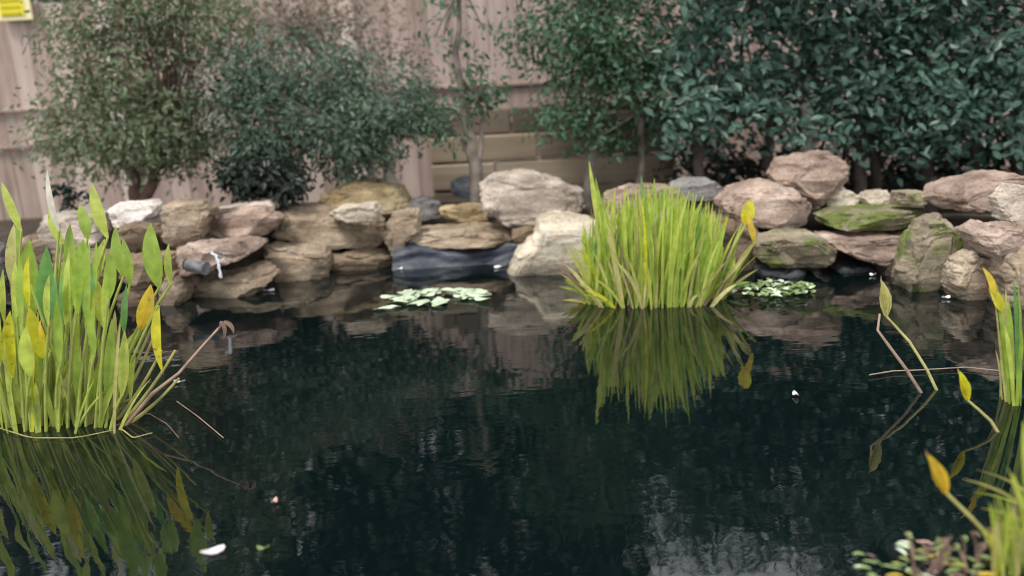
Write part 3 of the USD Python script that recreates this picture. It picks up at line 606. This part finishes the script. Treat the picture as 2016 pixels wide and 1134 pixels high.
tag(obj('water_trickle', tube(trp + np.random.RandomState(5).normal(0, .0025, trp.shape), 0.006 + 0.002 * np.sin(np.arange(16) * 1.9), sides=8), M['trickle'], smooth=60), 'white trickle of water spilling beside the grey pipe end', 'water trickle')

# ------------------------------------------------------------------ pond plants
PX = lambda Y: Y * 1.06 / F                               # metres per photo pixel at a distance
def blade_profile(n, wmax, peak=0.4, base=0.25):
    t = np.linspace(0, 1, n)
    return wmax * np.where(t < peak, base + (1 - base) * np.sin(t / peak * np.pi / 2), np.cos((t - peak) / (1 - peak) * np.pi / 2) ** 0.8 + 0.01)
def stalk_leaf(parent, foot, ft, jn, tip, wpx, mat, rs, dy=0.0, smat='stalk', sr=0.0045, nod=0.0):
    """A stalk from the water at pixel ft up to jn, with a lance-shaped blade to tip."""
    f0 = at_z(*ft) + np.array([0, 0, -0.04]); Y0 = f0[1]
    j0, t0 = at_y(*jn, Y0 + dy), at_y(*tip, Y0 + dy * 1.3 + nod)
    mid = (f0 + j0) / 2 + np.array([(f0[0] - j0[0]) * 0.10, rs.normal(0, .01), 0.02])
    sp = bez(f0, mid, j0, 9)
    obj('stalk', shift(tube(sp, sr * 1.2, sr * .8, 6), foot), M[smat], parent, smooth=60)
    m2 = (j0 + t0) / 2 + np.array([rs.normal(0, .008), -0.012, 0.0]) + (j0 - mid) * 0.03
    bp = bez(j0, m2, t0, 11)
    obj('leaf', shift(ribbon(bp, blade_profile(11, wpx * PX(Y0)), (rs.normal(0, .35), -1, .25), 0.28, rs.normal(0, .25)), foot), M[mat], parent, smooth=True)

def blade(parent, foot, ft, tip, wpx, mat, bow=0.0, dy=0.0, name='blade'):
    f0 = at_z(*ft) - np.array([0, 0, .03]); t0 = at_y(*tip, f0[1] + dy)
    mid = (f0 + t0) / 2 + np.array([bow, 0, 0.03])
    mid[0] = f0[0] * .6 + t0[0] * .4 + bow
    n = 9; t = np.linspace(0, 1, n)
    w = wpx * PX(f0[1]) * (np.minimum(1, .65 + t) * np.clip((1 - t) * 4.5, 0.05, 1) ** .7)
    r_ = shift(ribbon(bez(f0, mid, t0, n), w, (rs.normal(0, .5), -1, .15), .3, rs.normal(0, .5)), foot)
    if parent is None: return r_
    obj(name, r_, M[mat], parent, smooth=True)
rs = np.random.RandomState(41)
footA = at_z(110, 845)
A = thing('pickerel_plant', 'clump of tall lance-leaved pond plant with yellowing leaves at the left', 'pond plant', loc=footA)
LEAVES = [
 ((30, 815), (42, 455), (3, 358), 24, 'lime', .06), ((90, 822), (116, 455), (93, 334), 20, 'whitetip', .1), ((120, 815), (212, 468), (181, 360), 36, 'lime', .08),
 ((100, 812), (122, 480), (98, 400), 42, 'lime', .08), ((140, 818), (172, 470), (156, 402), 30, 'green', .08), ((165, 815), (243, 545), (228, 445), 30, 'green', .06),
 ((190, 820), (314, 565), (297, 438), 48, 'green', .04), ((185, 815), (337, 560), (332, 480), 20, 'lime', .05), ((205, 825), (276, 648), (297, 560), 40, 'orange', .02),
 ((215, 822), (312, 602), (322, 738), 34, 'yellow', -.03), ((180, 830), (206, 645), (193, 552), 38, 'lime', 0), ((175, 826), (200, 612), (207, 560), 22, 'orange', -.01),
 ((28, 835), (24, 742), (20, 612), 36, 'yellow', -.02), ((78, 838), (88, 705), (58, 605), 46, 'yellow', -.02), ((70, 836), (100, 690), (80, 630), 26, 'orange', -.04),
 ((60, 812), (66, 620), (58, 470), 52, 'green', .05), ((95, 815), (96, 650), (92, 485), 48, 'bluegreen', .05), ((140, 818), (140, 600), (165, 470), 42, 'green', .04),
 ((-20, 815), (-10, 700), (-20, 560), 44, 'green', .03), ((-30, 840), (-6, 730), (2, 590), 36, 'lime', -.02), ((150, 825), (172, 640), (168, 500), 40, 'bluegreen', .02),
 ((110, 842), (118, 720), (112, 590), 36, 'green', -.03), ((50, 845), (60, 740), (52, 640), 34, 'lime', -.04), ((165, 838), (186, 700), (176, 600), 30, 'green', -.02),
 ((60, 815), (44, 540), (40, 420), 28, 'green', .1), ((130, 812), (186, 560), (206, 470), 34, 'lime', .06), ((40, 818), (24, 560), (28, 440), 30, 'straw', .08),
 ((200, 815), (256, 560), (242, 470), 28, 'green', .05), ((110, 815), (150, 560), (138, 440), 34, 'green', .08),
]
for ft, jn, tip, w, m, dy in LEAVES: stalk_leaf(A, footA, ft, jn, tip, w * .72, m, rs, dy)
for k in range(62):
    fu, fv = rs.uniform(-70, 225), rs.uniform(806, 852)
    tu = fu + (fu - 90) * rs.uniform(.1, .5) + rs.normal(0, 22); tv = rs.uniform(455, 690) + max(0, fu - 140) * .5
    jl = rs.uniform(90, 150)
    stalk_leaf(A, footA, (fu, fv), (tu * .85 + fu * .15, tv + jl), (tu, tv), rs.uniform(11, 22), rs.choice(['green', 'lime', 'green', 'bluegreen', 'lime', 'straw', 'yellow'], p=[.22, .37, .10, .09, .12, .06, .04]), rs, rs.uniform(-.04, .1))
for k in range(75):
    fu, fv = rs.uniform(-60, 228), rs.uniform(806, 856)
    tu = fu + (fu - 95) * rs.uniform(.1, .55) + rs.normal(0, 20)
    blade(A, footA, (fu, fv), (tu, rs.uniform(600, 775)), rs.uniform(6, 13), rs.choice(['lime', 'green', 'straw', 'dead', 'yellow'], p=[.45, .22, .22, .05, .06]), rs.normal(0, .01), rs.uniform(-.04, .06))
for ft, tip, m in [((205, 822), (312, 642), 'straw'), ((212, 826), (318, 690), 'straw'), ((222, 830), (345, 690), 'straw'), ((200, 815), (268, 650), 'stalk'), ((190, 825), (300, 640), 'straw'),
                   ((226, 832), (352, 745), 'straw'), ((216, 820), (260, 700), 'stalk'), ((150, 838), (60, 560), 'stalk'), ((20, 842), (-40, 640), 'straw')]:
    f0 = at_z(*ft) - np.array([0, 0, .03]); t0 = at_y(*tip, f0[1] + rs.uniform(-.02, .05))
    obj('stalk', shift(tube(bez(f0, (f0 + t0) / 2 + np.array([0.01, 0, -.015]), t0, 8), .006, .0035, 6), footA), M[m], A, smooth=60)
dp0 = [at_z(228, 838) - np.array([0, 0, .03])] + [at_y(u, v, at_z(228, 838)[1] + .03 * k) for k, (u, v) in enumerate([(300, 775), (352, 735), (400, 680), (436, 640)])]
obj('dead_stalk', shift(tube(np.array(dp0), .006, .003, 6), footA), M['deadstem'], A, smooth=60)
e = dp0[-1]
for du, dv, w in ((24, 26, 9), (4, 38, 8), (-9, 22, 5)):
    q0 = at_y(436 + du * .2, 632, e[1]); q1 = at_y(436 + du, 632 + dv, e[1] - .01)
    obj('dead_leaf', shift(ribbon(bez(q0, (q0 + q1) / 2 + np.array([.012, 0, .012]), q1, 7), blade_profile(7, w * PX(e[1])), (0, -1, .2), .6, .7), footA), M['dead'], A, smooth=True)
# wisps lying on the water at the foot of the clump
for pts_, m in [([(0, 843), (60, 862), (150, 862), (226, 846)], 'straw'), ([(228, 838), (290, 812), (330, 835), (352, 862)], 'dead'), ([(240, 845), (262, 862), (300, 852)], 'straw'), ([(348, 790), (390, 820), (440, 862)], 'deadstem')]:
    p = np.array([at_z(u, v, .006) for u, v in pts_]); t4 = np.linspace(0, 1, 12)
    p = np.stack([np.interp(t4, np.linspace(0, 1, len(p)), p[:, k]) for k in range(3)], 1)
    obj('fallen_stalk', shift(tube(p, .0018, .001, 5), footA), M[m], A, smooth=60)

rs = np.random.RandomState(52)
footB = at_z(1290, 590)
B = thing('reed_clump', 'dense bright green clump of narrow upright blades in the middle of the far bank', 'pond plant', loc=footB)
def reed(k):
    a_ = rs.uniform(0, 2 * np.pi); r_ = math.sqrt(rs.random())
    fu, fv = 1290 + 138 * r_ * math.cos(a_), 588 + 20 * r_ * math.sin(a_) - (r_ * math.cos(a_)) * 4
    tu = 1305 + (fu - 1290) * rs.uniform(0.95, 1.38) + rs.normal(0, 18)
    top = np.interp(tu, [1110, 1145, 1170, 1230, 1310, 1380, 1430, 1480, 1520], [500, 430, 388, 366, 364, 388, 420, 455, 500])
    tv = top - 8 + abs(rs.normal(0, 48)) + (rs.random() < .4) * rs.uniform(20, 130)
    return (fu, fv), (tu, min(tv, 555)), rs.uniform(3.6, 7.8), rs.choice(['lime', 'green', 'yellow', 'straw', 'bluegreen', 'dead'], p=[.52, .32, .02, .10, .03, .01]), rs.normal(0, .016), rs.uniform(-.05, .07)
for k in range(270):
    blade(B, footB, *reed(k))
rest = {}
for k in range(210):
    ft, tip, w, m, bow, dy = reed(k)
    rest.setdefault(m, []).append(blade(None, footB, ft, tip, w, m, bow, dy))
for k in range(44):                                        # splayed and broken blades, thatch at the foot
    a_ = rs.uniform(0, 2 * np.pi)
    fu, fv = 1290 + 132 * math.cos(a_), 590 + 18 * math.sin(a_)
    out = 1 if fu > 1290 else -1
    low = rs.random() < .6
    tip = (fu + out * rs.uniform(12, 75), rs.uniform(545, 598) if low else rs.uniform(440, 540))
    blade(B, footB, (fu, fv), tip, rs.uniform(3.5, 7), rs.choice(['straw', 'dead', 'lime', 'yellow'], p=[.5, .15, .25, .1]), -out * rs.uniform(0, .02), rs.uniform(-.06, .03), 'bent_blade')
for m, ps_ in sorted(rest.items()): obj('more_blades', join(ps_), M[m], B, smooth=True, kind='stuff')
for ft, tip, w, m in [((1205, 588), (1160, 318), 13, 'lime'), ((1215, 590), (1172, 350), 9, 'green'), ((1290, 585), (1262, 345), 9, 'bluegreen'), ((1300, 585), (1288, 352), 12, 'green'), ((1185, 600), (1112, 520), 7, 'straw'),
                      ((1190, 605), (1128, 540), 6, 'straw'), ((1175, 598), (1140, 500), 7, 'straw'), ((1195, 606), (1150, 560), 6, 'straw'), ((1230, 606), (1196, 440), 10, 'straw'),
                      ((1400, 598), (1488, 470), 9, 'straw'), ((1395, 600), (1470, 500), 8, 'straw'), ((1405, 590), (1492, 530), 7, 'straw'), ((1390, 605), (1450, 560), 8, 'straw'), ((1380, 600), (1430, 440), 12, 'green'), ((1385, 598), (1452, 450), 9, 'lime')]:
    blade(B, footB, ft, tip, w, m, 0.01 if tip[0] > ft[0] else -0.01, .02, 'outer_blade')
stalk_leaf(B, footB, (1400, 592), (1468, 442), (1480, 392), 26, 'yellow', rs, 0.02, 'stalk', .004)
stalk_leaf(B, footB, (1396, 596), (1486, 480), (1470, 418), 12, 'orange', rs, 0.02, 'straw', .003)

# ------------------------------------------------------------------ floating plants and bits on the water
def float_leaf(u, v, l, w, ang, rs, z=0.006, notch=False, lift=0.004):
    c = at_z(u, v, z); n = 12
    t = np.linspace(0, 2 * np.pi, n, endpoint=False)
    rx, ry = l / 2 * np.cos(t), w / 2 * np.sin(t)
    rx = np.where(np.cos(t) > .6, rx * 1.15, rx)
    if notch: rx[np.argmin(np.cos(t))] *= 0.1
    ca, sa = math.cos(ang), math.sin(ang)
    rim = np.stack([rx * ca - ry * sa, rx * sa + ry * ca, lift * (1 + np.sin(t * 2 + rs.uniform(0, 6)))], 1)
    top = np.vstack([rim, [[0, 0, 0.001]]]); bot = top - np.array([0, 0, .0015])
    f = [(i, (i + 1) % n, n) for i in range(n)] + [(n + 1 + (i + 1) % n, n + 1 + i, 2 * n + 1) for i in range(n)]
    for i in range(n): f += [(i, n + 1 + i, n + 1 + (i + 1) % n), (i, n + 1 + (i + 1) % n, (i + 1) % n)]
    return np.vstack([top, bot]) + c, np.array(f)
rs = np.random.RandomState(61)
fc = at_z(860, 585)
lily = thing('floating_leaf_patch', 'patch of pale whitish-green floating leaves in front of the black liner', 'floating plant', loc=fc)
for k in range(52):
    u = rs.uniform(768, 952); v = 584 - (u - 860) * .04 + rs.uniform(-17, 17) * (1 - .5 * abs(u - 860) / 95)
    obj('leaf', shift(float_leaf(u, v, rs.uniform(.055, .10), rs.uniform(.03, .05), rs.normal(0.2, .7), rs, .005 + .0025 * (k % 5)), fc), M['float_pale'], lily)
for u, v, l in ((755, 608, .085), (776, 605, .05)):
    tag(obj('floating_leaf', float_leaf(u, v, l, .03, .25, rs), M['float_pale']), ('pale leaf drifting off the left end of the floating patch' if u == 755 else 'smaller pale leaf between the drifting leaf and the floating patch'), 'leaf')
fc = at_z(1520, 570)
cress = thing('floating_plant', 'mat of small green and white leaves floating right of the reed clump', 'floating plant', loc=fc)
ps, pw = [], []
for k in range(130):
    u = 1515 + rs.uniform(-85, 85); v = 568 + rs.uniform(-18, 18) * (1 - .6 * abs(u - 1515) / 85)
    (ps if k % 4 else pw).append(shift(float_leaf(u, v, rs.uniform(.025, .05), rs.uniform(.012, .022), rs.normal(0, .8), rs, rs.uniform(.004, .03)), fc))
obj('leaves', join(ps), M['float_green'], cress, kind='stuff'); obj('pale_leaves', join(pw), M['float_pale'], cress, kind='stuff')
for u, v, l, w, ang, m, notch, lab in [
    (416, 1086, .047, .022, .25, 'petal', True, 'white notched leaf floating alone near the bottom left'), (540, 988, .016, .010, 1.0, 'petal_pink', False, 'pinkish petal floating left of the middle'),
    (1566, 777, .014, .026, .1, 'petal', False, 'white petal floating on the dark water right of the reed reflection'), (518, 1080, .024, .006, .1, 'float_green', False, 'thin greenish leaf right of the white notched leaf'),
    (353, 752, .035, .014, 0, 'petal', False, 'white leaf beside the dead stalk of the pickerel clump'), (528, 572, .05, .010, .05, 'petal', False, 'pale sliver of leaf at the waterline below the rounded beige stone'),
    (1718, 541, .026, .014, 0, 'foam', False, 'white speck of foam at the foot of the low blue-grey slab'), (1862, 586, .03, .012, 0, 'foam', False, 'white foam at the foot of the mossy boulder'), (985, 525, .07, .018, .5, 'foam', False, 'white foam at the tip of the cream wedge stone'),
    (786, 529, .03, .02, 0, 'foam', False, 'white foam at the left edge of the black liner')]:
    z = .006
    tag(obj('foam_fleck' if m == 'foam' else ('floating_petal' if 'petal' in m and 'leaf' not in lab else 'floating_leaf'), float_leaf(u, v, l, w, ang, rs, z, notch), M[m]), lab, 'foam' if m == 'foam' else ('petal' if 'petal float' in lab else 'leaf'))

# ------------------------------------------------------------------ single stems and plants at the right
rs = np.random.RandomState(71)
def bud_stem(label, ft, mids, bud0, bud1, wpx, budmat, stemmat, dY=0.0, r=.0045):
    f0 = at_z(*ft) - np.array([0, 0, .03]); Y0 = f0[1]
    t = thing('budding_stem', label, 'plant stem', 'single stems rising from the water at the right', loc=f0)
    k = len(mids) + 1
    P = [f0] + [at_y(u, v, Y0 + dY * (i + 1) / k) for i, (u, v) in enumerate(mids)] + [at_y(*bud0, Y0 + dY)]
    obj('stalk', shift(tube(np.array(P), r, r * .75, 7), f0), M[stemmat], t, smooth=60)
    b0, b1 = at_y(*bud0, Y0 + dY), at_y(*bud1, Y0 + dY * 1.15)
    n = 12; s = np.linspace(0, 1, n)
    prof = wpx * PX(Y0) * np.clip(np.sin(np.clip(s * 1.12 + .10, 0, 1.22) / 1.22 * np.pi) ** .8, .06, 1)
    mid = (b0 + b1) / 2 + np.array([.005, -.004, 0])
    obj('bud', shift(ribbon(bez(b0, mid, b1, n), prof * .86 * (1 + rs.normal(0, .05, n)), (.5, -1, .1), .9, .5), f0), M[budmat], t, smooth=60)
    obj('bud', shift(ribbon(bez(b0, mid + np.array([-.003, .004, .003]), b0 * .12 + b1 * .88, n), prof * .8 * (1 + rs.normal(0, .05, n)), (-.6, -1, .1), .8, -.4), f0), M[budmat], t, smooth=60)
    t2 = b1 + (b1 - b0) * .14 + np.array([.004, 0, -.003])
    obj('withered_tip', shift(ribbon(bez(b0 * .1 + b1 * .9, b1, t2, 6), np.linspace(.006, .001, 6), (0, -1, .2), .6, 1.2), f0), M['dead'], t, smooth=True)
    return t, f0
bud_stem('thin stem with a pale green pointed bud beside the mossy boulder', (1856, 770), [(1825, 728), (1790, 672)], (1744, 622), (1734, 550), 22, 'straw', 'straw', .10)
bud_stem('short stem with a curved yellow bud on the right', (1982, 852), [(1950, 828), (1925, 805)], (1905, 788), (1886, 728), 18, 'yellow', 'straw', .05, .004)
bud_stem('long stem with a fat yellow bud near the bottom right', (2010, 1126), [(1978, 1088), (1915, 1022)], (1862, 970), (1824, 892), 28, 'orange', 'straw', .07)
f0 = at_z(1822, 772)
p = np.array([f0 - np.array([0, 0, .02])] + [at_y(u, v, f0[1] + .02 * k) for k, (u, v) in enumerate([(1785, 728), (1748, 678), (1728, 650), (1732, 618)])])
tag(obj('dead_stem', tube(p, .0045, .003, 6), M['deadstem'], smooth=60), 'reddish dead stem leaning beside the pale green bud stem', 'plant stem')
p = np.array([at_z(u, v, .008) for u, v in [(1712, 738), (1760, 730), (1800, 729), (1850, 726), (1900, 723), (1972, 730)]])
tag(obj('floating_twig', tube(p, .0022, .0014, 6), M['deadstem'], smooth=60), 'pale twig lying flat on the water below the mossy boulder', 'twig')

footC = at_z(1990, 800)
C = thing('iris_clump', 'upright green blades with a yellow withered tip at the right edge', 'pond plant', loc=footC)
for ft, tip, w, m in [((1985, 790), (1962, 560), 9, 'green'), ((1995, 792), (1985, 590), 10, 'green'), ((1970, 782), (1972, 600), 9, 'lime'), ((2010, 800), (2004, 560), 12, 'green'), ((2022, 806), (2030, 540), 14, 'lime'), ((1980, 786), (1980, 570), 8, 'straw'),
                      ((1998, 800), (1978, 640), 9, 'lime'), ((2006, 796), (1995, 545), 9, 'bluegreen'), ((2030, 800), (2045, 600), 12, 'green'), ((1975, 788), (1960, 690), 7, 'straw'), ((2002, 800), (2012, 650), 9, 'green'), ((1990, 796), (1968, 620), 7, 'green')]:
    blade(C, footC, ft, tip, w, m, 0, .03)
stalk_leaf(C, footC, (1988, 792), (1974, 612), (1946, 565), 24, 'yellow', rs, .03)
stalk_leaf(C, footC, (1986, 792), (1958, 580), (1934, 526), 14, 'orange', rs, .03, 'straw', .003)

footD = at_z(2000, 1120)
D = thing('rush_clump', 'yellow-green rush stems with arching pale blades in the bottom right corner', 'pond plant', loc=footD)
for k in range(60):
    fu, fv = rs.uniform(1955, 2080), rs.uniform(1095, 1165)
    tu = fu + rs.normal(0, 26); tv = fv - rs.uniform(60, 150) - max(0, fu - 1985) * 1.6
    blade(D, footD, (fu, fv), (tu, tv), rs.uniform(6, 13), rs.choice(['lime', 'straw', 'green', 'yellow'], p=[.5, .25, .18, .07]), rs.normal(0, .006), rs.uniform(-.03, .03))
for ft, tip, w, m, bow in [((2040, 1060), (1895, 942), 7, 'straw', .08), ((2050, 1030), (1922, 924), 7, 'straw', .07), ((2050, 1050), (1915, 968), 7, 'lime', .08), ((2045, 1070), (1930, 1000), 8, 'straw', .06), ((2030, 1120), (2014, 830), 16, 'lime', 0), ((2045, 1120), (2030, 800), 20, 'green', 0), ((2040, 1100), (1950, 1030), 8, 'lime', .05)]:
    blade(D, footD, ft, tip, w, m, bow, .03, 'arching_blade')

fe = at_z(1790, 1112)
E = thing('floating_plant', 'sprawl of small pale green and reddish leaves in the bottom right of the pond', 'floating plant', loc=fe)
for k in range(95):
    u, v = 1688 + 277 * rs.random() ** .75, rs.uniform(1060, 1165)
    if v < 1060 + abs(u - 1810) * .2: continue
    m = rs.choice(['float_green', 'float_pale', 'lime', 'dead', 'petal_pink', 'orange'], p=[.42, .14, .16, .14, .10, .04])
    p0 = at_z(u, v, rs.uniform(.004, .025)); an = rs.normal(2.9, .5); ll = rs.uniform(.012, .034)
    p2 = p0 + np.array([math.cos(an) * ll, math.sin(an) * ll * .8, rs.uniform(-.002, .008)])
    obj('leaf', shift(ribbon(bez(p0, (p0 + p2) / 2 + np.array([0, 0, .005]), p2, 6), blade_profile(6, ll * rs.uniform(.16, .28)), (0, -.3, 1), .25), fe), M[m], E, smooth=True)
for k in range(14):
    u, v = rs.uniform(1760, 1930), rs.uniform(1090, 1150)
    f0 = at_z(u, v); t0 = at_y(u + rs.normal(0, 20), v - rs.uniform(25, 70), f0[1])
    obj('stem', shift(tube(bez(f0, (f0 + t0) / 2 + np.array([.01, 0, 0]), t0, 6), .003, .002, 5), fe), M['dead' if k % 2 else 'deadstem'], E, smooth=60)
    obj('leaf', shift(ribbon(bez(t0, t0 + np.array([.01, -.005, .004]), t0 + np.array([rs.normal(0, .02), -.01, -.006]), 6), blade_profile(6, .007)), fe), M['dead' if k % 3 else 'float_green'], E, smooth=True)

fw = at_y(136, 400, 4.2); fw[2] = .2
wd = thing('weed', 'small dark weed on the soil behind the pickerel leaves', 'weed', loc=fw)
rsw = np.random.RandomState(81)
cp = np.array([at_y(136 + rsw.normal(0, 16), 392 + rsw.normal(0, 12), 4.2) for _ in range(14)])
obj('leaves', shift(foliage(rsw, cp, (.02, .02, .02), 7, .045, .02), fw), M['dark_weed'], wd, kind='stuff')
obj('stem', shift(tube(np.array([fw, cp.mean(0)]), .006, .004, 5), fw), M['bark_dark'], wd)

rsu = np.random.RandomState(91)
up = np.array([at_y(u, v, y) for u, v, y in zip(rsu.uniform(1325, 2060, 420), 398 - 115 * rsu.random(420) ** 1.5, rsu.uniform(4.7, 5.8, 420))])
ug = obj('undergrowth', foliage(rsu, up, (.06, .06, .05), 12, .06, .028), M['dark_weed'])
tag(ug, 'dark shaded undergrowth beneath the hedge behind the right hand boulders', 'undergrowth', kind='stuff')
